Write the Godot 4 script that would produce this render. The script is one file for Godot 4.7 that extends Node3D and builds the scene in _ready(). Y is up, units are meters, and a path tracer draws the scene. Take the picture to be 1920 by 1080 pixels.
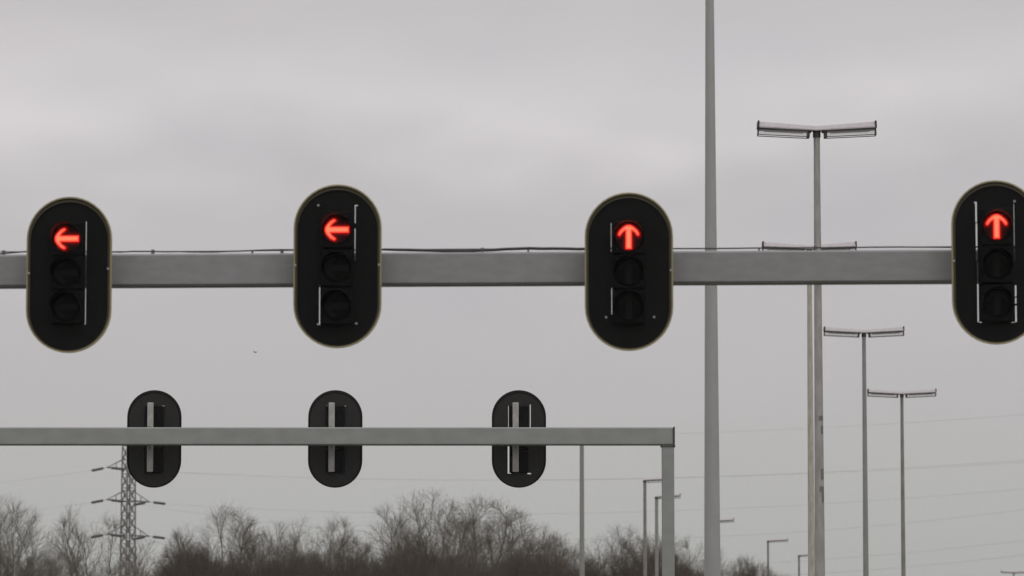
extends Node3D
# Red arrow signals on an overhead gantry, a second gantry behind it seen from its rear, street lamps, a pylon and bare trees under an overcast sky.
# Metres, y up, the camera looks along -z.

var used := {}
var M := {}
var rng := RandomNumberGenerator.new()

# ------------------------------------------------------------------ helpers

class Shape:
	var v := PackedVector3Array()
	var n := PackedVector3Array()
	var uv := PackedVector2Array()
	var ix := PackedInt32Array()

	func quad(a: Vector3, b: Vector3, c: Vector3, d: Vector3) -> void:   # clockwise seen from the front
		var f := v.size()
		var nn := (c - a).cross(b - a).normalized()
		v.append_array([a, b, c, d])
		n.append_array([nn, nn, nn, nn])
		uv.append_array([Vector2(0, 1), Vector2(0, 0), Vector2(1, 0), Vector2(1, 1)])
		ix.append_array([f, f + 1, f + 2, f, f + 2, f + 3])

	func box(c: Vector3, s: Vector3, t := Transform3D(), ch := 0.0) -> void:   # a box with chamfered edges along its longest axis and ends
		var h := s / 2.0
		if ch <= 0.0:
			var p := []
			for i in 8:
				p.append(t * (c + Vector3(h.x * (1 if i & 1 else -1), h.y * (1 if i & 2 else -1), h.z * (1 if i & 4 else -1))))
			quad(p[4], p[6], p[7], p[5])
			quad(p[1], p[3], p[2], p[0])
			quad(p[5], p[7], p[3], p[1])
			quad(p[0], p[2], p[6], p[4])
			quad(p[6], p[2], p[3], p[7])
			quad(p[0], p[4], p[5], p[1])
			return
		# six faces, twelve bevels, eight corners
		var f := func(ax: int, sg: float, k: Array) -> Vector3:
			var q := Vector3.ZERO
			for i in 3:
				q[i] = k[i] * (h[i] if i == ax else h[i] - ch)
			return t * (c + q)
		for ax in 3:
			var u := (ax + 1) % 3
			var w := (ax + 2) % 3
			for sg in [-1.0, 1.0]:
				var pts := []
				for e in [[-1.0, -1.0], [-1.0, 1.0], [1.0, 1.0], [1.0, -1.0]]:
					var k := [0.0, 0.0, 0.0]
					k[ax] = sg
					k[u] = e[0]
					k[w] = e[1]
					pts.append(f.call(ax, sg, k))
				if sg > 0:
					quad(pts[0], pts[1], pts[2], pts[3])
				else:
					quad(pts[3], pts[2], pts[1], pts[0])
			for su in [-1.0, 1.0]:
				for sw in [-1.0, 1.0]:   # bevel along ax between the faces u and w
					var a := [0.0, 0.0, 0.0]
					a[u] = su
					a[w] = sw
					var lo := a.duplicate()
					var hi := a.duplicate()
					lo[ax] = -1.0
					hi[ax] = 1.0
					var q0: Vector3 = f.call(u, su, lo)
					var q1: Vector3 = f.call(u, su, hi)
					var q2: Vector3 = f.call(w, sw, hi)
					var q3: Vector3 = f.call(w, sw, lo)
					if su * sw > 0:
						quad(q0, q1, q2, q3)
					else:
						quad(q3, q2, q1, q0)
		for sx in [-1.0, 1.0]:
			for sy in [-1.0, 1.0]:
				for sz in [-1.0, 1.0]:
					var k := [sx, sy, sz]
					var a: Vector3 = f.call(0, sx, k)
					var b: Vector3 = f.call(1, sy, k)
					var d: Vector3 = f.call(2, sz, k)
					if sx * sy * sz > 0:
						tri(a, d, b)
					else:
						tri(a, b, d)

	func tri(a: Vector3, b: Vector3, c: Vector3) -> void:
		var f := v.size()
		var nn := (c - a).cross(b - a).normalized()
		v.append_array([a, b, c])
		n.append_array([nn, nn, nn])
		uv.append_array([Vector2(), Vector2(), Vector2()])
		ix.append_array([f, f + 1, f + 2])

	func bar(a: Vector3, b: Vector3, w: float, h := 0.0) -> void:   # a square bar between two points
		var d := (b - a)
		var l := d.length()
		var z := d / l
		var x := z.cross(Vector3.UP if absf(z.y) < 0.95 else Vector3.RIGHT).normalized()
		var y := x.cross(z).normalized()
		box(Vector3.ZERO, Vector3(w, h if h > 0.0 else w, l), Transform3D(Basis(x, y, -z), (a + b) / 2.0))

	func tube(pts: Array, rad: Array, sides := 12, caps := true) -> void:   # smooth tapered tube along points
		var f := v.size()
		var up := Vector3.RIGHT
		for i in pts.size():
			var d: Vector3 = (pts[mini(i + 1, pts.size() - 1)] - pts[maxi(i - 1, 0)]).normalized()
			if absf(d.dot(up)) > 0.9:
				up = Vector3.BACK
			var x := (up - d * up.dot(d)).normalized()
			var y := d.cross(x)
			for k in sides + 1:
				var a := TAU * k / sides
				var q := x * cos(a) + y * sin(a)
				v.append(pts[i] + q * rad[i])
				n.append(q)
				uv.append(Vector2(float(k) / sides, float(i)))
		for i in pts.size() - 1:
			for k in sides:
				var a := f + i * (sides + 1) + k
				var b := a + sides + 1
				ix.append_array([a, b, a + 1, a + 1, b, b + 1])
		if caps:
			for e in [0, pts.size() - 1]:
				var c := v.size()
				var dd: Vector3 = (pts[1] - pts[0]).normalized() * -1.0 if e == 0 else (pts[e] - pts[e - 1]).normalized()
				v.append(pts[e])
				n.append(dd)
				uv.append(Vector2.ZERO)
				for k in sides + 1:
					v.append(v[f + e * (sides + 1) + k])
					n.append(dd)
					uv.append(Vector2.ZERO)
				for k in sides:
					if e == 0:
						ix.append_array([c, c + k + 1, c + k + 2])
					else:
						ix.append_array([c, c + k + 2, c + k + 1])

	func twig(p: Vector3, q: Vector3, r0: float, r1: float) -> void:   # three-sided, open, for branches
		var d := (q - p).normalized()
		var x := d.cross(Vector3(0.31, 0.17, 0.93)).normalized()
		var y := d.cross(x)
		var f := v.size()
		for k in 3:
			var a := TAU * k / 3.0
			var o := x * cos(a) + y * sin(a)
			v.append(p + o * r0)
			v.append(q + o * r1)
			n.append(o)
			n.append(o)
		for k in 3:
			var a := f + k * 2
			var b := f + (k + 1) % 3 * 2
			ix.append_array([a, a + 1, b, b, a + 1, b + 1])

	func prism(poly: PackedVector2Array, z0: float, z1: float) -> void:   # counter-clockwise outline in x and y
		var t := Geometry2D.triangulate_polygon(poly)
		for i in range(0, t.size(), 3):
			var a := poly[t[i]]
			var b := poly[t[i + 1]]
			var c := poly[t[i + 2]]
			if (b - a).cross(c - a) > 0:
				var s := b
				b = c
				c = s
			tri(Vector3(a.x, a.y, z1), Vector3(b.x, b.y, z1), Vector3(c.x, c.y, z1))
			for e in [[3, a], [2, b], [1, c]]:
				uv[uv.size() - e[0]] = Vector2(0.5 + e[1].x / 0.29, 0.5 - e[1].y / 0.29)
			tri(Vector3(a.x, a.y, z0), Vector3(c.x, c.y, z0), Vector3(b.x, b.y, z0))
		for i in poly.size():
			var a := poly[i]
			var b := poly[(i + 1) % poly.size()]
			quad(Vector3(a.x, a.y, z0), Vector3(a.x, a.y, z1), Vector3(b.x, b.y, z1), Vector3(b.x, b.y, z0))

	func mesh() -> ArrayMesh:
		var a := []
		a.resize(Mesh.ARRAY_MAX)
		a[Mesh.ARRAY_VERTEX] = v
		a[Mesh.ARRAY_NORMAL] = n
		if uv.size() == v.size():
			a[Mesh.ARRAY_TEX_UV] = uv
		a[Mesh.ARRAY_INDEX] = ix
		var m := ArrayMesh.new()
		m.add_surface_from_arrays(Mesh.PRIMITIVE_TRIANGLES, a)
		return m


func numbered(called: String) -> String:
	var k: int = used.get(called, 0)
	used[called] = k + 1
	return called if k == 0 else "%s_%03d" % [called, k]


func part(called: String, s, m: Material, parent: Node) -> MeshInstance3D:
	var o := MeshInstance3D.new()
	o.name = called
	o.mesh = s.mesh() if s is Shape else s
	o.material_override = m
	var k := 1
	while parent.has_node(NodePath(o.name)):
		o.name = "%s_%03d" % [called, k]
		k += 1
	parent.add_child(o, true)
	return o


func tag(o: Node, label: String, category := "", group := "", kind := "") -> void:
	if label:
		o.set_meta("label", label)
	if category:
		o.set_meta("category", category)
	if group:
		o.set_meta("group", group)
	if kind:
		o.set_meta("kind", kind)


func thing(called: String, label: String, category: String, at: Vector3, turn := 0.0, group := "") -> Node3D:
	var o := Node3D.new()
	o.name = numbered(called)
	add_child(o, true)
	o.position = at
	o.rotation.y = turn
	tag(o, label, category, group)
	return o


func structure(called: String, s, m: Material) -> MeshInstance3D:
	var o := MeshInstance3D.new()
	o.name = numbered(called)
	o.mesh = s.mesh() if s is Shape else s
	o.material_override = m
	add_child(o, true)
	o.set_meta("kind", "structure")
	return o


func noise_tex(sd: int, freq: float, lo: Color, hi: Color, stretch := 1.0, size := 256) -> NoiseTexture2D:
	var f := FastNoiseLite.new()
	f.seed = sd
	f.frequency = freq
	f.fractal_octaves = 5
	var t := NoiseTexture2D.new()
	t.width = size
	t.height = int(size * stretch)
	t.seamless = true
	t.noise = f
	var g := Gradient.new()
	g.set_color(0, lo)
	g.set_color(1, hi)
	t.color_ramp = g
	return t


func mat(c: Color, rough := 0.6, metal := 0.0, spec := 0.5) -> StandardMaterial3D:
	var m := StandardMaterial3D.new()
	m.albedo_color = c
	m.roughness = rough
	m.metallic = metal
	m.metallic_specular = spec
	return m


func mottled(sd: int, lo: Color, hi: Color, scale: Vector3, rough := 0.6, metal := 0.0) -> StandardMaterial3D:
	var m := mat(Color.WHITE, rough, metal)
	m.albedo_texture = noise_tex(sd, 0.02, lo, hi)
	m.uv1_triplanar = true
	m.uv1_world_triplanar = true
	m.uv1_scale = scale
	return m


func grey(v: float, r := 0.0, b := 0.0) -> Color:   # 0..255 sRGB
	return Color((v + r) / 255.0, v / 255.0, (v + b) / 255.0)


# ------------------------------------------------------------------ sky

func sky_picture() -> ImageTexture:
	var w := 2048
	var h := 1024
	var wide := FastNoiseLite.new()
	wide.seed = 11
	wide.frequency = 2.2
	wide.fractal_octaves = 4
	var fine := FastNoiseLite.new()
	fine.seed = 29
	fine.frequency = 9.0
	fine.fractal_octaves = 4
	var small := FastNoiseLite.new()
	small.seed = 47
	small.frequency = 24.0
	small.fractal_octaves = 3
	var data := PackedFloat32Array()
	data.resize(w * h * 3)
	for y in h:
		var up := PI / 2.0 - PI * (y + 0.5) / h
		var deg := rad_to_deg(up)
		if deg < -3.0:
			for x in w:
				var j := (y * w + x) * 3
				data[j] = 0.14
				data[j + 1] = 0.14
				data[j + 2] = 0.13
			continue
		# an even overcast: dull at the horizon, a paler layer at about 8 degrees, then slowly brighter to the zenith
		var base: float = lerpf(0.442, 0.517, smoothstep(1.0, 7.5, deg)) + 0.16 * smoothstep(10.0, 80.0, deg)
		var low: float = 1.0 - smoothstep(0.5, 6.0, deg)
		for x in w:
			var a := TAU * (x + 0.5) / w
			var d := Vector3(cos(up) * cos(a), sin(up) * 3.2, cos(up) * sin(a))
			var n1 := wide.get_noise_3dv(d)
			var n2 := fine.get_noise_3dv(d)
			var n3 := small.get_noise_3dv(d)
			var e := deg + n1 * 0.8 + n2 * 0.4 + n3 * 0.5
			var layer: float = 0.105 * smoothstep(6.4, 8.3, e) * (1.0 - 0.9 * smoothstep(8.3, 9.7, e)) * (0.9 + n1 * 0.9 + n2 * 0.6)
			var l: float = base + layer + (0.03 * n1 + 0.025 * n2) * smoothstep(1.0, 9.0, deg) + 0.02 * n3 * smoothstep(2.0, 8.0, deg)
			var tint := n1 * 0.01 + n2 * 0.012
			var j := (y * w + x) * 3
			data[j] = l * lerpf(1.014 + tint, 0.985, low)
			data[j + 1] = l * lerpf(0.978, 1.004, low)
			data[j + 2] = l * lerpf(1.0 - tint * 0.5, 0.965, low)
	var im := Image.create_from_data(w, h, false, Image.FORMAT_RGBF, data.to_byte_array())
	return ImageTexture.create_from_image(im)


# ------------------------------------------------------------------ traffic signals

const PX := 0.00521   # metres covered by a pixel of the photograph at the near gantry

func stadium(w: float, h: float, inset := 0.0, steps := 20) -> PackedVector2Array:   # counter-clockwise, from y = 0 to h
	var p := PackedVector2Array()
	var r := w / 2.0
	for i in steps + 1:
		var a := PI * i / steps
		p.append(Vector2(cos(a) * (r - inset), h - r + sin(a) * (r - inset)))
	for i in steps + 1:
		var a := PI + PI * i / steps
		p.append(Vector2(cos(a) * (r - inset), r + sin(a) * (r - inset)))
	return p


func ring(w: float, h: float, wide: float, z0: float, z1: float) -> Shape:
	var s := Shape.new()
	var o := stadium(w, h)
	var i := stadium(w, h, wide)
	for k in o.size():
		var l := (k + 1) % o.size()
		var oa := o[k]
		var ob := o[l]
		var ia := i[k]
		var ib := i[l]
		s.quad(Vector3(oa.x, oa.y, z0), Vector3(oa.x, oa.y, z1), Vector3(ob.x, ob.y, z1), Vector3(ob.x, ob.y, z0))
		s.quad(Vector3(ib.x, ib.y, z0), Vector3(ib.x, ib.y, z1), Vector3(ia.x, ia.y, z1), Vector3(ia.x, ia.y, z0))
		s.quad(Vector3(oa.x, oa.y, z1), Vector3(ia.x, ia.y, z1), Vector3(ib.x, ib.y, z1), Vector3(ob.x, ob.y, z1))
		s.quad(Vector3(ob.x, ob.y, z0), Vector3(ib.x, ib.y, z0), Vector3(ia.x, ia.y, z0), Vector3(oa.x, oa.y, z0))
	return s


func arrow_outline() -> PackedVector2Array:   # points up, counter-clockwise
	var r := [Vector2(0.031, -0.12), Vector2(0.031, 0.062), Vector2(0.055, 0.046), Vector2(0.076, 0.02), Vector2(0.088, 0.008), Vector2(0.102, 0.014), Vector2(0.107, 0.03), Vector2(0.088, 0.066), Vector2(0.05, 0.101), Vector2(0.018, 0.119)]
	var p := PackedVector2Array(r)
	for i in r.size():
		var q: Vector2 = r[r.size() - 1 - i]
		p.append(Vector2(-q.x, q.y))
	return p


func lens_glow() -> ImageTexture:   # red halo painted round the arrow: lens scatter and camera bloom
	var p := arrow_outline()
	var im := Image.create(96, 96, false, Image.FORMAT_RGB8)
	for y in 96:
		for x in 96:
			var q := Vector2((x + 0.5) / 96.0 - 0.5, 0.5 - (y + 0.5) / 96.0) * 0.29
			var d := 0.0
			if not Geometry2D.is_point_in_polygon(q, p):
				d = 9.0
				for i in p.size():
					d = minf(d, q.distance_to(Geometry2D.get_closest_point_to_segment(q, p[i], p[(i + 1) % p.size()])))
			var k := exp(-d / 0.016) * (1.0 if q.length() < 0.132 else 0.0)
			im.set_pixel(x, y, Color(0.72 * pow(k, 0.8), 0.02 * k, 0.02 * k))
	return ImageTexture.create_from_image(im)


func arrow_light() -> ImageTexture:   # rows of small diodes, hottest along the middle of each stroke
	var p := arrow_outline()
	var im := Image.create(128, 128, false, Image.FORMAT_RGB8)
	for y in 128:
		for x in 128:
			var q := Vector2((x + 0.5) / 128.0 - 0.5, 0.5 - (y + 0.5) / 128.0) * 0.29
			var d := 9.0
			for i in p.size():
				d = minf(d, q.distance_to(Geometry2D.get_closest_point_to_segment(q, p[i], p[(i + 1) % p.size()])))
			var k := smoothstep(0.0, 0.02, d) if Geometry2D.is_point_in_polygon(q, p) else 0.0
			var dot := 0.72 + 0.28 * cos(q.x / 0.011 * TAU) * cos(q.y / 0.011 * TAU)
			im.set_pixel(x, y, Color(lerpf(0.9, 1.0, k), lerpf(0.17, 0.62, k * dot), lerpf(0.14, 0.44, k * dot)))
	return ImageTexture.create_from_image(im)


func visor_shape(r: float, length: float) -> Shape:   # a hood over the lens, cut away below
	var s := Shape.new()
	var steps := 22
	for k in steps:
		var a := []
		for e in [k, k + 1]:
			var t := float(e) / steps
			var ang := deg_to_rad(lerpf(-38.0, 218.0, t))
			var l: float = lerpf(0.03, length, smoothstep(-0.62, 0.75, sin(ang)))
			for rr in [r, r - 0.005]:
				var q := Vector3(cos(ang) * rr, sin(ang) * rr, 0.0)
				a.append(q)
				a.append(q + Vector3(0, 0, l))
		s.quad(a[0], a[1], a[5], a[4])      # outside
		s.quad(a[6], a[7], a[3], a[2])      # inside
		s.quad(a[1], a[3], a[7], a[5])      # front edge
		if k == 0:
			s.quad(a[0], a[2], a[3], a[1])
		if k == steps - 1:
			s.quad(a[4], a[5], a[7], a[6])
	return s


func disc(r: float, z: float, steps := 28) -> Shape:
	var s := Shape.new()
	s.v.append(Vector3(0, 0, z + 0.012))
	s.n.append(Vector3.BACK)
	s.uv.append(Vector2(0.5, 0.5))
	for k in steps:
		var a := TAU * k / steps
		var q := Vector2(cos(a), sin(a))
		s.v.append(Vector3(q.x * r, q.y * r, z))
		s.n.append(Vector3(q.x * 0.15, q.y * 0.15, 1).normalized())
		s.uv.append(Vector2(0.5 + q.x * r / 0.29, 0.5 - q.y * r / 0.29))
	for k in steps:
		s.ix.append_array([0, 1 + (k + 1) % steps, 1 + k])
	return s


# o: w, h (backboard), pitch, mid (height of the middle lens), off (sideways), arrow "left" / "up" / "", slots and bolts as rectangles and points in metres from the board's bottom centre, seen from the front
func signal_head(label: String, at: Vector3, turn: float, group: String, o: Dictionary) -> Node3D:
	var t := thing("traffic_light", label, "traffic light", at, turn, group)
	var board := CSGPolygon3D.new()
	board.polygon = stadium(o.w, o.h, 0.004)
	board.mode = CSGPolygon3D.MODE_DEPTH
	board.depth = 0.012
	board.name = "backboard"
	board.position.z = 0.0
	board.material = M.board_rear if turn > 1.0 else M.board
	for r in o.slots:
		var b := CSGBox3D.new()
		b.operation = CSGShape3D.OPERATION_SUBTRACTION
		b.size = Vector3(r[2], r[3], 0.1)
		b.position = Vector3(r[0] + r[2] / 2.0, r[1] + r[3] / 2.0, 0.0)
		b.material = board.material
		b.name = "slot"
		board.add_child(b, true)
	t.add_child(board, true)
	part("rim", ring(o.w, o.h, 0.015, -0.016, 0.016), M.board if turn > 1.0 else M.rim, t)
	part("rim_flange", ring(o.w - 0.031, o.h - 0.031, 0.022, -0.013, 0.015), M.board if turn > 1.0 else M.flange, t)
	for k in 3:
		var body := Shape.new()
		body.box(Vector3.ZERO, Vector3(0.312, o.pitch - 0.008, 0.15), Transform3D(), 0.014)
		var m := part("signal_module", body, M.housing, t)
		m.position = Vector3(o.off, o.mid + (1 - k) * o.pitch, 0.0)
		var rim := Shape.new()
		for i in 24:
			var a := TAU * i / 24.0
			var b := TAU * (i + 1) / 24.0
			rim.quad(Vector3(cos(a), sin(a), 0) * 0.146 + Vector3(0, 0, 0.076), Vector3(cos(a), sin(a), 0) * 0.134 + Vector3(0, 0, 0.086), Vector3(cos(b), sin(b), 0) * 0.134 + Vector3(0, 0, 0.086), Vector3(cos(b), sin(b), 0) * 0.146 + Vector3(0, 0, 0.076))
		part("lens_rim", rim, M.visor, m)
		part("visor", visor_shape(0.15, 0.2), M.visor, m).position.z = 0.0751
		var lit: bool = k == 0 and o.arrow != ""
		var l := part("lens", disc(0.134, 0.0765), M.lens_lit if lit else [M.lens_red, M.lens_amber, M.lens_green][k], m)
		if lit:
			var s := Shape.new()
			s.prism(arrow_outline(), 0.087, 0.094)
			var ar := part("arrow", s, M.arrow, m)
			l.rotation.z = PI / 2 if o.arrow == "left" else 0.0
			ar.rotation.z = l.rotation.z
			var lamp := OmniLight3D.new()
			lamp.name = "arrow_glow"
			lamp.light_color = Color(1.0, 0.1, 0.06)
			lamp.light_energy = 0.0025
			lamp.light_size = 0.08
			lamp.omni_range = 60.0
			lamp.omni_attenuation = 2.0
			lamp.shadow_enabled = true
			lamp.position = Vector3(0, 0, 0.19)
			m.add_child(lamp, true)
		else:
			# the unlit lamps carry the same arrow mask, dark
			var s := Shape.new()
			s.prism(arrow_outline(), 0.087, 0.09)
			part("arrow_mask", s, M.mask, m).rotation.z = PI / 2 if o.get("points", o.arrow) == "left" else 0.0
	var bar := Shape.new()
	bar.box(Vector3(o.bar, o.mid + 0.03, -0.13), Vector3(0.1, 1.15, 0.045), Transform3D(), 0.008)
	part("mounting_bar", bar, M.bracket, t)
	for y in [-0.42, 0.47]:
		var sp := Shape.new()
		sp.box(Vector3((o.bar + o.off) / 2.0, o.mid + y, -0.0915), Vector3(0.12, 0.06, 0.028))
		part("spacer", sp, M.housing, t)
	var cl := Shape.new()   # strap round the beam
	var by: float = o.beam_y
	cl.box(Vector3(o.bar, by + 0.168, -0.3), Vector3(0.045, 0.012, 0.29))
	cl.box(Vector3(o.bar, by - 0.168, -0.3), Vector3(0.045, 0.012, 0.29))
	cl.box(Vector3(o.bar, by, -0.451), Vector3(0.045, 0.346, 0.012))
	part("clamp", cl, M.strap, t)
	for p in o.bolts_and_gap_lights:  # bolt heads; near corner ones stand in for light through slot ends
		var b := Shape.new()
		var z: float = 0.0 if p.size() < 3 else p[2]
		b.tube([Vector3(p[0], p[1], z - 0.02), Vector3(p[0], p[1], z + 0.02)], [0.011, 0.011], 8)
		part("bolt_and_gap_light", b, M.bolt_and_gap_light, t)
	return t


# ------------------------------------------------------------------ gantries

func beam_shape(x0: float, x1: float, hgt: float, dep: float) -> Shape:
	var s := Shape.new()
	s.box(Vector3((x0 + x1) / 2.0, 0, 0), Vector3(x1 - x0, hgt, dep), Transform3D(), 0.018)
	return s


# ------------------------------------------------------------------ street lamps

func luminaire_into(parent: Node, side: float, length: float, tilt: float, y: float) -> void:
	# a flat street luminaire: pale sloping cover, dark seam, shallow glass trough in a dark frame, dark end cap
	var b := Transform3D(Basis(Vector3.BACK, side * tilt), Vector3(0, y, 0))
	var c := Shape.new()
	var x0 := 0.0
	var sec := [Vector2(0.16, 0.0), Vector2(0.16, 0.025), Vector2(0.085, 0.115), Vector2(0.05, 0.128), Vector2(-0.05, 0.128), Vector2(-0.085, 0.115), Vector2(-0.16, 0.025), Vector2(-0.16, 0.0)]
	for i in sec.size():
		var p: Vector2 = sec[i]
		var q: Vector2 = sec[(i + 1) % sec.size()]
		var k0 := 0.72
		var a0 := b * Vector3(side * x0, p.y * k0, p.x * k0)
		var a1 := b * Vector3(side * length, p.y, p.x)
		var b0 := b * Vector3(side * x0, q.y * k0, q.x * k0)
		var b1 := b * Vector3(side * length, q.y, q.x)
		if side > 0:
			c.quad(a0, b0, b1, a1)
		else:
			c.quad(a0, a1, b1, b0)
	var body := part("luminaire", c, M.lamp_cover, parent)
	var sm := Shape.new()
	sm.box(Vector3(side * (0.05 + length / 2.0), -0.013, 0), Vector3(length - 0.1, 0.022, 0.29), b)
	part("seam", sm, M.lamp_dark, body)
	var g := Shape.new()
	var l0 := 0.17
	for z in [-0.12, 0.12]:
		g.box(Vector3(side * (l0 + length) / 2.0, -0.073, z), Vector3(length - l0 - 0.02, 0.092, 0.006), b)
	part("glass", g, M.lamp_glass, body)
	var fr := Shape.new()
	for z in [-0.12, 0.12]:
		fr.box(Vector3(side * (l0 + length) / 2.0, -0.129, z), Vector3(length - l0, 0.013, 0.014), b)
	fr.box(Vector3(side * (l0 - 0.011), -0.08, 0), Vector3(0.05, 0.11, 0.25), b)
	part("trough_frame", fr, M.lamp_dark, body)
	var tb := Shape.new()
	tb.tube([b * Vector3(side * (l0 + 0.08), -0.045, 0), b * Vector3(side * (length - 0.1), -0.045, 0)], [0.016, 0.016], 8)
	part("lamp_tube", tb, M.lamp_bowl, body)
	var e := Shape.new()
	e.box(Vector3(side * (length + 0.017), 0.062, 0), Vector3(0.034, 0.14, 0.33), b, 0.008)
	e.box(Vector3(side * (length + 0.012), -0.08, 0), Vector3(0.02, 0.11, 0.25), b)
	part("end_cap", e, M.lamp_dark, body)


func street_lamp(label: String, group: String, at: Vector3, h: float, r0: float, r1: float, heads: Array, length: float, pm: Material) -> Node3D:
	var t := thing("street_lamp", label, "street lamp", at, 0.0, group)
	var s := Shape.new()
	var pts := []
	var rad := []
	for i in 9:
		pts.append(Vector3(0, h * i / 8.0, 0))
		rad.append(lerpf(r0, r1, i / 8.0))
	s.tube(pts, rad, 16)
	part("pole", s, pm, t)
	var f := Shape.new()
	f.tube([Vector3(0, 0.0, 0), Vector3(0, 0.03, 0)], [0.22, 0.22], 16)
	part("base_plate", f, M.galv_far, t)
	if heads.size():
		var hub := Shape.new()
		hub.tube([Vector3(0, h - 0.05, 0), Vector3(0, h + 0.075, 0)], [r1 + 0.015, r1 + 0.015], 12)
		part("hub", hub, M.lamp_dark, t)
	for side in heads:
		luminaire_into(t, side, length, 0.048, h + 0.07)
	return t


# ------------------------------------------------------------------ trees

class Grower:
	var wood := Shape.new()
	var fine := Shape.new()
	var rng := RandomNumberGenerator.new()
	var kids := [9, 12, 9, 7]
	var lift := 0.03
	var thin := 1.0

	func bend(d: Vector3, by: float) -> Vector3:
		var s := d.cross(Vector3(rng.randf_range(-1, 1), rng.randf_range(-1, 1), rng.randf_range(-1, 1))).normalized()
		return d.rotated(s, by)

	var rx := 4.0     # the crown's envelope: an ellipsoid round (0, hc, 0)
	var ry := 6.0
	var hc := 7.0
	var open := 1.0

	func room(p: Vector3, d: Vector3) -> float:   # how far it is to the envelope
		var q := Vector3(p.x / rx, (p.y - hc) / ry, p.z / rx)
		var e := Vector3(d.x / rx, d.y / ry, d.z / rx)
		var a := e.length_squared()
		var b := q.dot(e)
		var c := q.length_squared() - 1.0
		var k := b * b - a * c
		return maxf(0.0, (-b + sqrt(k)) / a) if k > 0.0 else 0.0

	func grow(p: Vector3, d: Vector3, length: float, r: float, level: int) -> void:
		var segs: int = [5, 7, 5, 3, 2][level]
		var pts := [p]
		var ds := [d]
		var q := p
		for i in segs:
			d = (bend(d, rng.randf_range(0.02, [0.08, 0.14, 0.2, 0.26, 0.3][level])) + Vector3.UP * lift).normalized()
			q = q + d * length / segs
			pts.append(q)
			ds.append(d)
		var to: Shape = wood if level < 2 else fine
		var last: float = [0.7, 0.22, 0.3, 0.5, 0.6][level]
		for i in segs:
			var a: float = r * lerpf(1.0, last, float(i) / segs)
			var b: float = r * lerpf(1.0, last, float(i + 1) / segs)
			if level < 2:
				to.tube([pts[i], pts[i + 1]], [a, b], 6 if level == 0 else 5, false)
			else:
				to.twig(pts[i], pts[i + 1], a, b)
		if level >= 4:
			return
		var n: int = kids[level]
		var turn := rng.randf() * TAU
		for k in n:
			var t := lerpf([0.35, 0.16, 0.15, 0.15][level], 1.0, (k + rng.randf()) / n)
			var i := mini(int(t * segs), segs - 1)
			var at: Vector3 = pts[i].lerp(pts[i + 1], t * segs - i)
			turn += 2.4 + rng.randf_range(-0.4, 0.4)
			var along: Vector3 = ds[i + 1]
			var side := along.cross(Vector3.UP if absf(along.y) < 0.9 else Vector3.RIGHT).normalized().rotated(along, turn)
			var out: float = rng.randf_range([0.08, 0.4, 0.4, 0.45][level], [1.05, 0.85, 0.95, 1.0][level]) * open
			var dd := (along * cos(out) + side * sin(out)).normalized()
			var have := room(at, dd)
			var l: float
			if level == 0:
				l = have * rng.randf_range(0.8, 1.0)
			elif level == 1:
				l = minf(have * rng.randf_range(0.8, 1.02), rng.randf_range(1.8, 3.4) * (1.15 - 0.45 * t))
			elif level == 2:
				l = minf(have + 0.25, rng.randf_range(0.8, 1.6) * (1.15 - 0.4 * t))
			else:
				l = rng.randf_range(0.3, 0.75)
			if l > 0.1:
				grow(at, dd, l, [0.085 * rng.randf_range(0.7, 1.2), 0.024, 0.0088, 0.0046][level] * thin, level + 1)


func tree_meshes(sd: int, kids: Array, open: float, lift: float, rx: float, ry: float, trunk: float, stems := 1) -> Array:   # [wood, fine, height, half width]
	var g := Grower.new()
	g.rng.seed = sd
	g.kids = kids
	g.open = open
	g.lift = lift
	g.rx = rx
	g.ry = ry
	g.hc = 13.0 - ry
	for i in stems:
		var a := TAU * i / stems + 0.5
		var d := Vector3(cos(a) * 0.22 * (stems - 1) * 0.5, 1, sin(a) * 0.22 * (stems - 1) * 0.5).normalized()
		g.grow(Vector3(cos(a), 0, sin(a)) * 0.05 * (stems - 1), d, trunk, 0.2 if stems == 1 else 0.13, 0)
	var top := 0.0
	var half := 0.0
	var xs := []
	for i in range(0, g.fine.v.size(), 5):
		top = maxf(top, g.fine.v[i].y)
		xs.append(absf(g.fine.v[i].x))
	xs.sort()
	half = xs[int(xs.size() * 0.97)]
	return [g.wood.mesh(), g.fine.mesh(), top, half]


# ------------------------------------------------------------------ the scene

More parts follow.
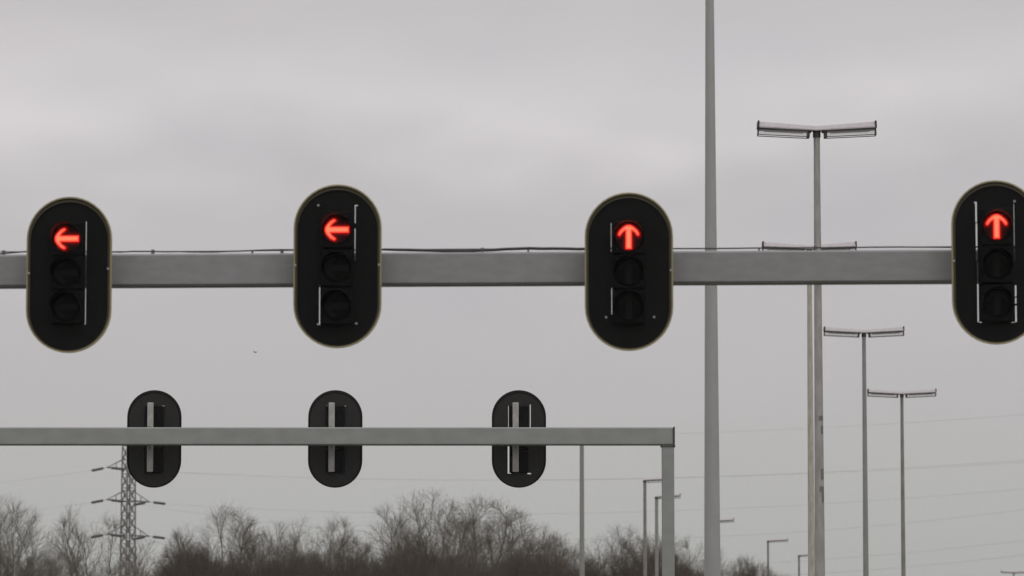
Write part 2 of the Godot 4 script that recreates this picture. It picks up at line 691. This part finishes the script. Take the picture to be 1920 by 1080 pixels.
func _ready() -> void:
	# camera, sky, sun, exposure
	var cam := Camera3D.new()
	cam.name = "camera"
	add_child(cam)
	cam.position = Vector3(0, 1.6, 0)
	cam.rotation_degrees.x = 5.621
	cam.fov = 8.128
	cam.near = 0.5
	cam.far = 6000.0
	cam.current = true
	var lens := CameraAttributesPhysical.new()
	lens.frustum_focal_length = 246.3
	lens.frustum_near = 0.5
	lens.frustum_far = 6000.0
	lens.frustum_focus_distance = 69.0
	lens.exposure_aperture = 7.0
	cam.attributes = lens
	cam.fov = 8.128

	var env := Environment.new()
	env.background_mode = Environment.BG_SKY
	var sky := Sky.new()
	var pan := PanoramaSkyMaterial.new()
	pan.panorama = sky_picture()
	sky.sky_material = pan
	env.sky = sky
	env.tonemap_mode = Environment.TONE_MAPPER_LINEAR
	env.tonemap_exposure = 1.05
	env.fog_enabled = true
	env.fog_density = 0.00025
	env.fog_light_color = Color(0.80, 0.80, 0.79)
	env.sdfgi_enabled = true
	env.ssao_enabled = true
	env.ssil_enabled = true
	var we := WorldEnvironment.new()
	we.name = "world_environment"
	we.environment = env
	add_child(we)

	var sun := DirectionalLight3D.new()
	sun.name = "sun"
	sun.light_energy = 0.15
	sun.light_color = Color(1.0, 0.97, 0.93)
	sun.light_angular_distance = 40.0
	sun.shadow_enabled = true
	sun.rotation_degrees = Vector3(-55, 30, 0)
	add_child(sun)

	materials()
	ground()
	near_gantry()
	far_gantry()
	lamps()
	pylon()
	trees()
	bird()


func materials() -> void:
	M.galv = mottled(3, grey(152, -1, 0), grey(166, -1, 2), Vector3(0.7, 1.6, 0.7), 0.55, 0.0)
	M.galv_back = mottled(5, grey(158, -4, -3), grey(172, -4, -3), Vector3(0.4, 0.7, 0.4), 0.6, 0.0)
	M.galv_far = mottled(7, grey(144, 0, -4), grey(164, 0, -4), Vector3(0.6, 0.3, 0.6), 0.6, 0.0)
	M.mast = mottled(9, grey(170, -1, -2), grey(186, -1, -1), Vector3(1.2, 0.25, 1.2), 0.55, 0.0)
	M.pole_stained = mottled(12, grey(152, 2, -4), grey(196, 1, -3), Vector3(0.9, 0.3, 0.9), 0.65, 0.0)
	M.pole_beige = mottled(14, grey(170, 5, -14), grey(214, 4, -11), Vector3(1.4, 0.4, 1.4), 0.65, 0.0)
	M.pole_far = mottled(16, grey(126, 2, -7), grey(162, 2, -7), Vector3(1.0, 0.3, 1.0), 0.65, 0.0)
	M.board = mottled(21, grey(15), grey(22), Vector3(2, 2, 2), 0.75)
	M.board.metallic_specular = 0.3
	M.board_rear = mottled(22, grey(20, 1, -1), grey(32, 1, -1), Vector3(2, 2, 2), 0.6)
	M.housing = mat(grey(12, 0, 1), 0.6, 0.0, 0.25)
	M.visor = mat(grey(9, 0, 1), 0.55, 0.0, 0.25)
	M.rim = mat(grey(158, 10, -40), 0.6)
	M.flange = mat(grey(62, 6, -18), 0.6)
	M.bracket = mottled(23, grey(166, 1, -4), grey(196, 1, -4), Vector3(2, 1, 2), 0.5)
	M.strap = mat(grey(150, -3, -3), 0.5)
	M.bolt_and_gap_light = mat(grey(185), 0.35, 0.3)
	M.lens_red = mat(Color(0.06, 0.015, 0.015), 0.45, 0.0, 0.2)
	M.lens_amber = mat(Color(0.035, 0.03, 0.025), 0.45, 0.0, 0.2)
	M.lens_green = mat(Color(0.02, 0.045, 0.04), 0.45, 0.0, 0.2)
	M.mask = mat(Color(0.05, 0.055, 0.055), 0.5, 0.0, 0.3)
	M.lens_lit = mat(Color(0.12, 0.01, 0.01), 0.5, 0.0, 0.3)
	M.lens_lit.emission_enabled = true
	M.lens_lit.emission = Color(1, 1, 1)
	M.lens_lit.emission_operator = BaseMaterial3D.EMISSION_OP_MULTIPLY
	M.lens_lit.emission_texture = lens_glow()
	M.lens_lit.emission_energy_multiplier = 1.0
	M.arrow = mat(Color(0.5, 0.05, 0.04), 0.5)
	M.arrow.emission_enabled = true
	M.arrow.emission = Color(1, 1, 1)
	M.arrow.emission_operator = BaseMaterial3D.EMISSION_OP_MULTIPLY
	M.arrow.emission_texture = arrow_light()
	M.arrow.emission_energy_multiplier = 1.15
	M.cable = mat(grey(64), 0.6)
	M.clip = mat(grey(104), 0.6)
	M.lamp_cover = mottled(31, grey(190, 6, 3), grey(214, 5, 3), Vector3(1.5, 1.5, 1.5), 0.5)
	M.sticker = mat(grey(128), 0.8)
	M.lamp_dark = mat(grey(64, 3, 0), 0.6)
	M.lamp_glass = mat(Color(0.9, 0.9, 0.87, 0.12), 0.1)
	M.lamp_glass.transparency = BaseMaterial3D.TRANSPARENCY_ALPHA
	M.lamp_bowl = mat(grey(178, 4, -2), 0.3)
	M.lattice = mat(grey(98, 2, 2), 0.6)
	M.insulator = mat(grey(40, 2, 0), 0.4)
	M.wire = mat(grey(80), 0.6)
	M.bark = mottled(41, Color(0.34, 0.32, 0.28), Color(0.50, 0.48, 0.42), Vector3(0.8, 0.3, 0.8), 0.9)
	M.twig = mat(Color(0.37, 0.32, 0.25), 0.9)
	M.twig_grey = mat(Color(0.43, 0.395, 0.34), 0.9)
	M.twig_dark = mat(Color(0.30, 0.25, 0.185), 0.9)
	M.grass = mottled(51, Color(0.26, 0.27, 0.16), Color(0.38, 0.36, 0.24), Vector3(0.05, 0.05, 0.05), 0.95)
	M.asphalt = mottled(53, grey(58), grey(74), Vector3(0.3, 0.3, 0.3), 0.9)
	M.paint = mat(grey(225), 0.7)
	M.feather = mat(grey(120), 0.9)


func road_x(z: float) -> float:   # the median with the lamps bends to the right
	return 3.0 + z * z * 0.00030


func ribbon(off: float, wide: float, y: float, z0: float, z1: float, step: float) -> Shape:
	var s := Shape.new()
	var z := z0
	while z < z1 - 0.001:
		var e := minf(z + step, z1)
		var a := road_x(z) + off
		var b := road_x(e) + off
		s.quad(Vector3(a - wide / 2, y, -z), Vector3(b - wide / 2, y, -e), Vector3(b + wide / 2, y, -e), Vector3(a + wide / 2, y, -z))
		z = e
	return s


func ground() -> void:
	var g := Shape.new()
	g.quad(Vector3(-2500, 0, 400), Vector3(-2500, 0, -4500), Vector3(2500, 0, -4500), Vector3(2500, 0, 400))
	structure("ground", g, M.grass)
	structure("road", ribbon(-7.2, 11.0, 0.004, -40, 420, 10), M.asphalt)
	structure("road", ribbon(8.5, 11.0, 0.004, -40, 420, 10), M.asphalt)
	for off in [-12.4, -2.0, 3.3, 13.7]:
		structure("edge_line", ribbon(off, 0.15, 0.008, -40, 420, 10), M.paint)
	for off in [-9.0, -5.5, 6.7, 10.2]:
		var s := Shape.new()
		for k in 36:
			var d := ribbon(off, 0.12, 0.008, -30.0 + k * 12.0, -26.0 + k * 12.0, 4)
			var f := s.v.size()
			s.v.append_array(d.v)
			s.n.append_array(d.n)
			s.uv.append_array(d.uv)
			for i in d.ix:
				s.ix.append(i + f)
		structure("lane_marking", s, M.paint)


func near_gantry() -> void:
	# the beam turns a little: its right end is nearer
	var turn := -0.05
	var at := Vector3(0, 0, -40)
	var t := thing("signal_gantry", "grey steel gantry beam across the middle of the picture, carrying the lit red arrows", "gantry", at, turn)
	var b := part("beam", beam_shape(-8.2, 7.6, 0.32, 0.27), M.galv, t)
	b.position.y = 5.724
	for x in [-8.06, 7.46]:
		var s := Shape.new()
		s.box(Vector3(x, 2.78, 0), Vector3(0.26, 5.56, 0.25), Transform3D(), 0.01)
		part("post", s, M.galv, t)
	for x in [-8.212, 7.612]:
		var s := Shape.new()
		s.box(Vector3(x, 5.724, 0), Vector3(0.02, 0.35, 0.29))
		part("end_plate", s, M.galv, t)
	# two cables lie along the top of the beam on small clips
	var r := RandomNumberGenerator.new()
	r.seed = 77
	for c in 2:
		var k := thing("signal_cable", ["dark wavy cable lying along the top of the near gantry beam, nearer edge", "thin straight cable along the top of the near gantry beam, rear edge"][c], "cable", at, turn)
		var s := Shape.new()
		var pts := []
		var rad := []
		var n := 130
		for i in n + 1:
			var x := lerpf(-8.1, 7.5, float(i) / n)
			var y := 5.884 + 0.028
			if c == 0:
				y += (0.007 * sin(x * 2.3) + 0.006 * sin(x * 5.1 + 1.0) + r.randf_range(-0.003, 0.003)) * (1.0 if x < 1.2 else 0.25)
				if x < -4.6:
					y -= 0.02 * smoothstep(-4.6, -5.1, x)
			else:
				y += 0.012 + 0.004 * sin(x * 1.1 + 2.0)
			pts.append(Vector3(x, y, [0.09, 0.0][c]))
			rad.append([0.008 + 0.008 * smoothstep(-1.6, -1.0, x) * (1.0 - smoothstep(0.7, 1.1, x)), 0.005][c])
		s.tube(pts, rad, 6)
		part("cable_run", s, M.cable, k)
		var x := -7.7
		while x < 7.4:
			var q := Shape.new()
			q.box(Vector3(x, 5.884 + 0.022, [0.09, 0.0][c]), Vector3([0.03, 0.018][c], 0.044, 0.03))
			part("clip", q, M.clip, k)
			x += r.randf_range(0.9, 1.9) * [1.0, 1.7][c]
	# the four signals
	var px := PX
	var g := "red arrow signals on the near gantry"
	var specs := [
		{"x": -4.37, "y": 4.873, "w": 0.846, "h": 1.548, "pitch": 0.338, "mid": 0.785, "off": -0.012, "arrow": "left", "bar": 0.03,
			"slots": [[0.162, 0.28, 0.007, 1.02]], "bolts_and_gap_lights": [[0.39, 0.83, 0.01], [-0.395, 0.79, 0.01]]},
		{"x": -1.716, "y": 4.909, "w": 0.868, "h": 1.617, "pitch": 0.376, "mid": 0.785, "off": 0.0, "arrow": "left", "bar": 0.0,
			"slots": [[0.168, 1.235, 0.008, 0.18], [0.168, 0.86, 0.007, 0.32], [-0.180, 0.23, 0.009, 0.4], [0.168, 1.405, 0.03, 0.009]], "bolts_and_gap_lights": [[-0.186, 0.235, 0.02], [0.19, 0.24, 0.02], [0.41, 0.82, 0.01], [-0.415, 0.82, 0.01], [-0.19, 1.41, 0.02]]},
		{"x": 1.146, "y": 4.871, "w": 0.866, "h": 1.558, "pitch": 0.342, "mid": 0.77, "off": 0.0, "arrow": "up", "bar": 0.0,
			"slots": [[-0.176, 0.98, 0.004, 0.28], [-0.172, 0.36, 0.005, 0.26]], "bolts_and_gap_lights": [[-0.225, 0.33, 0.01], [0.245, 0.33, 0.01], [0.41, 0.79, 0.01]]},
		{"x": 4.722, "y": 4.918, "w": 0.862, "h": 1.609, "pitch": 0.374, "mid": 0.775, "off": 0.004, "arrow": "up", "bar": 0.0,
			"slots": [[-0.194, 1.2, 0.013, 0.2], [-0.192, 0.82, 0.013, 0.37], [-0.184, 0.22, 0.011, 0.59], [-0.206, 1.39, 0.025, 0.010], [0.178, 0.82, 0.004, 0.56], [0.182, 0.47, 0.013, 0.11], [0.182, 0.4, 0.012, 0.06], [0.182, 0.22, 0.013, 0.16], [-0.168, 0.214, 0.12, 0.008], [0.1, 0.214, 0.078, 0.006]], "bolts_and_gap_lights": [[0.185, 1.4, 0.02], [-0.41, 0.82, 0.01]]},
	]
	var labels := [
		"black signal with lit red left arrow at the left end of the near gantry beam",
		"black signal with lit red left arrow, second from the left on the near gantry",
		"black signal with lit red upward arrow, just left of the tall mast",
		"black signal with lit red upward arrow, cut off by the right edge of the picture",
	]
	for i in 4:
		var o: Dictionary = specs[i]
		var z: float = -40.0 - o.x * sin(turn) + 0.43
		o.beam_y = 5.724 - o.y
		signal_head(labels[i], Vector3(o.x, o.y, z), turn, g, o)


func far_gantry() -> void:
	var at := Vector3(0, 0, -66.7)
	var t := thing("signal_gantry", "grey steel portal gantry behind, carrying three signals seen from their rear", "gantry", at)
	var b := part("beam", beam_shape(-13.0, 2.655, 0.29, 0.25), M.galv_back, t)
	b.position.y = 5.706
	for x in [-12.8, 2.567]:
		var s := Shape.new()
		s.box(Vector3(x, 2.78, 0), Vector3(0.2, 5.562, 0.22), Transform3D(), 0.01)
		part("post", s, M.galv_back, t)
	var e := Shape.new()
	e.box(Vector3(2.667, 5.704, 0), Vector3(0.024, 0.315, 0.27), Transform3D(), 0.004)
	part("end_plate", e, mat(grey(84, -3, -3), 0.6), t)
	var f := Shape.new()
	f.box(Vector3(2.567, 5.542, 0), Vector3(0.24, 0.02, 0.245))
	part("post_flange", f, mat(grey(74, -2, -3), 0.6), t)
	var g := "signals on the far gantry seen from behind"
	# seen from behind, so x is mirrored in the signals' own axes
	var specs := [
		{"x": -5.931, "slots": [], "bolts_and_gap_lights": [[-0.16, 1.355, -0.02], [-0.13, 1.355, -0.02], [0.09, 1.35, -0.02]], "points": "left"},
		{"x": -2.93, "slots": [], "bolts_and_gap_lights": [[-0.165, 1.355, -0.02], [0.135, 1.355, -0.02]], "points": "left"},
		{"x": 0.115, "slots": [[0.16, 0.235, 0.026, 0.45], [0.13, 0.235, 0.045, 0.012], [-0.195, 0.98, 0.014, 0.4], [-0.2, 0.225, 0.06, 0.02], [0.17, 1.0, 0.008, 0.36]], "bolts_and_gap_lights": [], "points": "up"},
	]
	var labels := [
		"rear of the black signal in front of the lattice pylon, leftmost on the far gantry",
		"rear of the middle black signal on the far gantry, plain pale bar down its back",
		"rear of the right black signal on the far gantry, slits beside its bar",
	]
	for i in 3:
		var o: Dictionary = specs[i]
		o.merge({"w": 0.9, "h": 1.62, "pitch": 0.372, "mid": 0.8, "off": 0.0, "arrow": "", "bar": 0.055, "beam_y": 5.706 - 4.882})
		signal_head(labels[i], Vector3(o.x, 4.882, -66.7 - 0.42), PI, g, o)


func lamps() -> void:
	street_lamp("tall tapering grey mast behind the near gantry, its top out of view", "", Vector3(2.625, 0, -53.2), 12.0, 0.128, 0.048, [-1, 1], 1.08, M.mast)
	var g := "double headed street lamps along the bend"
	var stained := street_lamp("largest double headed street lamp with a dark stained pole, beside the tall mast", g, Vector3(5.735, 0, -75.64), 11.94, 0.112, 0.058, [-1, 1], 1.09, M.pole_stained)
	for m in [[6.55, 0.09, 0.05], [6.3, 0.16, 0.03], [5.45, 0.2, 0.035], [5.22, 0.1, 0.05], [5.02, 0.22, 0.03], [9.6, 0.1, 0.05], [9.1, 0.07, 0.03]]:
		var q := Shape.new()   # old tape and sticker remains
		var r: float = lerpf(0.112, 0.058, m[0] / 11.94) + 0.002
		for k in 4:
			var a0: float = 0.5 + k * m[2] / r / 2.0
			var a1: float = 0.5 + (k + 1) * m[2] / r / 2.0
			var p0 := Vector3(cos(a0), 0, sin(a0)) * r
			var p1 := Vector3(cos(a1), 0, sin(a1)) * r
			q.quad(p1 + Vector3(0, m[0], 0), p1 + Vector3(0, m[0] + m[1], 0), p0 + Vector3(0, m[0] + m[1], 0), p0 + Vector3(0, m[0], 0))
		part("sticker", q, M.sticker, stained)
	street_lamp("street lamp whose double head peeps over the near gantry beam, beige pole", g, Vector3(7.12, 0, -96.54), 11.96, 0.1, 0.055, [-1, 1], 1.1, M.pole_beige)
	street_lamp("double headed street lamp just below the near beam, right of the stained pole", g, Vector3(10.43, 0, -119.7), 11.97, 0.1, 0.055, [-1, 1], 1.16, M.galv_far)
	street_lamp("smaller double headed street lamp, lower right of the one below the near beam", g, Vector3(13.965, 0, -144.9), 11.97, 0.098, 0.055, [-1, 1], 1.2, M.pole_far)
	street_lamp("tiny distant double headed street lamp in the lower right corner", g, Vector3(45.95, 0, -371.9), 11.97, 0.11, 0.07, [-1, 1], 1.15, M.pole_far)
	var s := "single armed street lamps in the distance"
	street_lamp("slim grey lamp pole under the far gantry beam, left of its post", s, Vector3(2.91, 0, -168.8), 12.0, 0.125, 0.085, [1], 0.95, M.galv_far)
	street_lamp("dark single armed street lamp just left of the far gantry post, the higher of two", s, Vector3(6.76, 0, -206.3), 12.0, 0.11, 0.08, [1], 1.3, M.pole_far)
	street_lamp("pale single armed street lamp whose head passes behind the far gantry post", s, Vector3(8.0, 0, -224.4), 12.0, 0.12, 0.09, [1], 1.3, M.galv_far)
	street_lamp("single armed street lamp hidden by the tall mast except the end of its head", s, Vector3(12.75, 0, -257.3), 12.0, 0.12, 0.09, [1], 1.3, M.galv_far)
	street_lamp("small single armed street lamp standing free between the mast and the stained pole", s, Vector3(18.44, 0, -292.4), 12.0, 0.1, 0.075, [1], 1.42, M.pole_far)
	street_lamp("smallest single armed street lamp, its head partly behind the beige pole", s, Vector3(22.95, 0, -324.7), 12.0, 0.11, 0.085, [1], 1.3, M.pole_far)


func pylon() -> void:
	var at := Vector3(-47.3, 0, -500)
	var t := thing("lattice_pylon", "steel lattice power pylon with three crossarms, rising behind the bare trees at the left", "pylon", at)
	var wide := func(y: float) -> float:   # half width of the tower
		if y > 31.2:
			return lerpf(0.8, 0.1, clampf((y - 31.2) / 2.0, 0.0, 1.0))
		return lerpf(0.8, 0.95, clampf((31.2 - y) / 17.0, 0, 1)) + 1.3 * pow(clampf((14.0 - y) / 14.0, 0, 1), 1.4)
	var q := []
	for k in 4:   # seen nearly corner on
		q.append(Vector2.from_angle(PI / 2.0 * k + 0.07) * 1.0)
	var ys := [0.0, 3.5, 6.7, 9.6, 12.0, 14.0]
	while ys[-1] < 31.0:
		ys.append(ys[-1] + 1.72)
	ys.append(33.2)
	for c in q:
		var s := Shape.new()
		for i in ys.size() - 1:
			var a: float = wide.call(ys[i])
			var b: float = wide.call(ys[i + 1])
			s.bar(Vector3(c.x * a, ys[i], c.y * a), Vector3(c.x * b, ys[i + 1], c.y * b), 0.15)
		part("leg", s, M.lattice, t)
	for k in 4:
		var c: Vector2 = q[k]
		var d: Vector2 = q[(k + 1) % 4]
		var s := Shape.new()
		for i in ys.size() - 1:
			var a: float = wide.call(ys[i])
			var b: float = wide.call(ys[i + 1])
			s.bar(Vector3(c.x * a, ys[i], c.y * a), Vector3(d.x * b, ys[i + 1], d.y * b), 0.08)
			s.bar(Vector3(d.x * a, ys[i], d.y * a), Vector3(c.x * b, ys[i + 1], c.y * b), 0.08)
			s.bar(Vector3(c.x * a, ys[i], c.y * a), Vector3(d.x * a, ys[i], d.y * a), 0.08)
		part("bracing", s, M.lattice, t)
	var arm := Vector3(0.6, 0, -0.8)
	var line := Vector3(0.8, 0, 0.6)
	var ends := {}
	for lev in 3:
		var y: float = [28.35, 24.4, 20.15][lev]
		for sd in [-1.0, 1.0]:
			var s := Shape.new()
			var tip: Vector3 = Vector3(0, y + 0.05, 0) + arm * sd * 3.85
			for off in [-1.0, 1.0]:
				var root: Vector3 = Vector3(sd * 0.45, y, off * 0.38)
				s.bar(root, tip, 0.17)
				s.bar(root + Vector3(0, 1.35, 0), tip, 0.07)
				s.bar(root.lerp(tip, 0.5), (root + Vector3(0, 1.35, 0)).lerp(tip, 0.5), 0.06)
			var a := part("crossarm", s, M.lattice, t)
			for e in [-1.0, 1.0]:
				var i := Shape.new()
				var fin: Vector3 = tip + line * e * 2.5 + Vector3(0, -0.3, 0)
				var pts := []
				var rad := []
				for k in 15:
					pts.append((tip + line * e * 0.8 + Vector3(0, -0.1, 0)).lerp(fin, k / 14.0))
					rad.append(0.18 if k % 2 == 0 else 0.12)
				i.tube(pts, rad, 8)
				i.bar(tip, tip + line * e * 0.82 + Vector3(0, -0.1, 0), 0.035)
				part("insulator", i, M.insulator, a)
				ends[[lev, sd, e]] = at + fin
	# conductors: heights along the span to the right, [distance along the line, height] from the photograph's curves
	var runs := [
		[[0, 1.0, 1.0], 24.9, 25.4, "power line on the topmost crossarm, running right past the lamp poles"],
		[[0, -1.0, 1.0], 24.5, 25.0, "second power line of the topmost crossarm, a little below the first"],
		[[1, 1.0, 1.0], 21.4, 22.7, "power line on the middle crossarm, running right past the lamp poles"],
		[[1, -1.0, 1.0], 17.95, 19.9, "lower power line on the middle crossarm, running right"],
		[[2, 1.0, 1.0], 15.2, 17.4, "power line on the lowest crossarm, running right past the lamp poles"],
		[[2, -1.0, 1.0], 13.4, 15.2, "lowest power line at the right, sagging most"],
	]
	for r in runs:
		wire(r[3], ends[r[0]], line, r[1], r[2], 190.0)
	wire("thin earth wire from the pylon top, highest line at the right", at + Vector3(0, 33.1, 0), line, 29.6, 30.0, 190.0)
	for lev in 3:
		var p: Vector3 = ends[[lev, -1.0, -1.0]]
		wire(["power line leaving the topmost crossarm towards the left edge", "power line leaving the middle crossarm towards the left edge", "power line leaving the lowest crossarm towards the left edge"][lev], p, -line, p.y - 3.2, p.y - 2.6, 150.0)


func wire(label: String, from: Vector3, dir: Vector3, h88: float, h126: float, length: float) -> void:
	# a parabola through the insulator's end and the heights 88 m and 126 m along
	var y0 := from.y
	var a := ((h126 - y0) / 126.0 - (h88 - y0) / 88.0) / (126.0 - 88.0)
	var b := (h88 - y0) / 88.0 - a * 88.0
	var s := Shape.new()
	var pts := []
	var rad := []
	for i in 41:
		var d := length * i / 40.0
		pts.append(dir * d + Vector3(0, a * d * d + b * d, 0))
		rad.append(0.008)
	s.tube(pts, rad, 5)
	var o := MeshInstance3D.new()
	o.name = numbered("power_line")
	o.mesh = s.mesh()
	o.material_override = M.wire
	o.position = from
	add_child(o, true)
	tag(o, label, "power line", "overhead lines from the pylon")


func trees() -> void:
	var kinds := [
		tree_meshes(101, [11, 12, 11, 9], 0.9, 0.03, 4.0, 5.6, 4.2),
		tree_meshes(202, [12, 12, 10, 9], 1.0, 0.02, 4.2, 5.2, 3.6),
		tree_meshes(303, [11, 13, 11, 9], 1.0, 0.02, 3.8, 5.4, 4.4),
		tree_meshes(404, [10, 12, 9, 7], 0.95, 0.04, 4.0, 5.6, 4.4),
		tree_meshes(505, [7, 12, 10, 9], 0.8, 0.03, 4.2, 5.8, 3.0, 3),
	]
	# [x, top height, distance, half width, kind, twig material, label]
	var rows := [
		[-29.6, 13.0, 236.0, 3.6, 4, "twig_grey", "bare many stemmed tree at the left edge of the picture"],
		[-32.4, 12.0, 243.0, 3.2, 1, "twig", "bare tree cut off by the left edge, behind the many stemmed one"],
		[-26.6, 10.4, 246.0, 2.2, 0, "twig_grey", "small bare tree between the left edge tree and the pylon"],
		[-30.2, 15.4, 300.0, 3.6, 3, "twig_grey", "thin airy bare tree around the foot of the pylon"],
		[-33.5, 12.4, 305.0, 3.2, 3, "twig_grey", "pale thin bare tree left of the pylon foot"],
		[-21.0, 8.7, 243.0, 1.9, 4, "twig_grey", "low bare bush in the gap right of the pylon"],
		[-17.0, 12.8, 240.0, 3.3, 0, "twig", "rounded bare tree right of the gap, first of the middle wood"],
		[-17.9, 11.2, 236.0, 2.6, 1, "twig_dark", "dark bare tree at the left end of the middle wood"],
		[-13.8, 11.6, 241.0, 2.5, 4, "twig", "narrow bare tree below and left of the middle rear signal"],
		[-12.0, 12.5, 251.0, 3.0, 1, "twig_grey", "grey bare tree just left under the middle rear signal"],
		[-9.8, 10.9, 236.0, 2.4, 0, "twig", "lower bare tree right under the middle rear signal"],
		[-7.4, 11.7, 231.0, 2.3, 2, "twig_dark", "dark dense twigged bare tree left of the tallest one"],
		[-5.2, 13.7, 245.0, 4.2, 4, "twig_grey", "tallest bare tree left of the middle, fanning upward"],
		[-2.5, 13.4, 241.0, 4.6, 0, "twig_grey", "tall fan shaped bare tree just left of the right rear signal"],
		[-0.3, 12.5, 250.0, 3.0, 1, "twig", "bare tree directly under the right rear signal"],
		[1.6, 11.6, 245.0, 2.8, 4, "twig_grey", "sparse bare tree left of the slim lamp pole"],
		[3.7, 11.3, 255.0, 2.7, 1, "twig", "low bare tree right behind the slim lamp pole"],
		[6.6, 11.6, 242.0, 2.6, 2, "twig_dark", "dark twiggy tree between the slim lamp pole and the far gantry post"],
		[8.3, 11.0, 238.0, 2.4, 0, "twig", "bare tree behind the foot of the far gantry post"],
		[11.3, 11.5, 262.0, 2.8, 1, "twig_grey", "bare tree between the far gantry post and the tall mast"],
		[13.2, 10.7, 262.0, 2.4, 4, "twig_grey", "low bare tree right of the foot of the tall mast"],
		[14.8, 9.7, 266.0, 2.0, 0, "twig_grey", "last small bare tree at the right end of the wood"],
	]
	rows.append_array([
		[-28.6, 12.0, 310.0, 3.6, 3, "twig_grey", "airy bare tree just right of the pylon foot, farther off"],
		[9.9, 11.5, 252.0, 2.8, 2, "twig", "dense bare tree partly hidden by the far gantry post"],
		[2.6, 10.9, 236.0, 2.4, 2, "twig", "dense low bare tree just left of the slim lamp pole"],
		[-24.0, 9.3, 250.0, 2.2, 1, "twig_grey", "low bare bush in front of the pylon foot"],
		[-15.6, 10.9, 238.0, 2.4, 2, "twig", "lower bare tree filling the space right of the rounded one"],
		[-8.6, 11.2, 247.0, 2.6, 3, "twig_grey", "airy bare tree behind the dark dense twigged one"],
		[-4.0, 11.6, 233.0, 3.0, 2, "twig", "lower dense bare tree in front of the tallest one"],
		[0.6, 10.4, 234.0, 2.4, 2, "twig", "low dense bare tree right of the fan shaped one"],
		[5.0, 10.8, 238.0, 2.5, 1, "twig_dark", "low dark bare tree between the slim lamp pole and the dark twiggy tree"],
	])
	for r in rows:
		var k: Array = kinds[r[4]]
		var t := thing("bare_tree", r[6], "tree", Vector3(r[0], 0, -r[2]), 0.0, "bare winter trees along the bottom")
		var sy: float = r[1] / k[2]
		var sx: float = r[3] / k[3]
		var b := Basis.from_scale(Vector3(sx, sy, sx)) * Basis(Vector3.UP, fmod(absf(r[0]) * 1.7, TAU))
		part("trunk", k[0], M.bark, t).transform.basis = b
		var c := part("crown", k[1], M[r[5]], t)
		c.transform.basis = b
	# the thicket between and behind the trees reads as one mass
	var q := RandomNumberGenerator.new()
	q.seed = 909
	var spots := []
	var x := -19.6
	while x < 15.2:
		var px := 960.0 + x * 31.5
		var top := 9.75 + 0.5 * sin(x * 0.9) + 0.35 * sin(x * 2.3 + 1.0)
		if px > 1250:
			top -= 0.7
		for row in 4:
			spots.append([x + q.randf_range(-0.4, 0.4), top * q.randf_range(0.88, 1.04) * [0.86, 0.95, 1.0, 1.04][row], 230.0 + row * 8.0 + q.randf_range(-3, 3), q.randf_range(0, TAU), q.randi() % 2])
		x += q.randf_range(0.5, 0.95)
	for v in 2:
		var k: Array = kinds[[4, 0][v]]
		var mine := spots.filter(func(s): return s[4] == v)
		var mm := MultiMesh.new()
		mm.transform_format = MultiMesh.TRANSFORM_3D
		mm.mesh = k[1]
		mm.instance_count = mine.size()
		for i in mine.size():
			var s: Array = mine[i]
			var b := Basis.from_scale(Vector3(2.3 / k[3], s[1] / k[2], 2.3 / k[3])) * Basis(Vector3.UP, s[3])
			mm.set_instance_transform(i, Transform3D(b, Vector3(s[0] * s[2] / 241.0, 0, -s[2])))
		var o := MultiMeshInstance3D.new()
		o.name = numbered("bare_thicket")
		o.multimesh = mm
		o.material_override = [M.twig_dark, M.twig][v]
		add_child(o, true)
		tag(o, ["dark brown mass of bare thicket along the bottom of the picture", "lighter brown bare saplings mixed into the thicket along the bottom"][v], "thicket", "", "stuff")


func bird() -> void:
	var t := thing("bird", "tiny dark bird in the sky below left of the second signal", "bird", Vector3(-9.5, 14.0, -150.0), 0.7)
	t.position = Vector3(-9.52, 13.95, -150.0)
	t.scale = Vector3.ONE * 0.75
	var s := Shape.new()
	s.tube([Vector3(0, 0, 0.09), Vector3(0, 0.01, 0.06), Vector3(0, 0.015, 0.0), Vector3(0, 0, -0.06), Vector3(0, 0, -0.11)], [0.004, 0.018, 0.024, 0.014, 0.003], 8)
	part("body", s, M.feather, t)
	for sd in [-1.0, 1.0]:
		var w := Shape.new()
		var a := Vector3(sd * 0.01, 0.012, 0.035)
		var b := Vector3(sd * 0.07, 0.055, 0.045)
		var c := Vector3(sd * 0.14, 0.08, -0.02)
		var d := Vector3(sd * 0.06, 0.04, -0.035)
		var e := Vector3(sd * 0.01, 0.008, -0.035)
		for y in [0.0, -0.004]:
			var o := Vector3(0, y, 0)
			w.quad(a + o, b + o, d + o, e + o)
			w.tri(b + o, c + o, d + o)
		part("wing", w, M.feather, t)
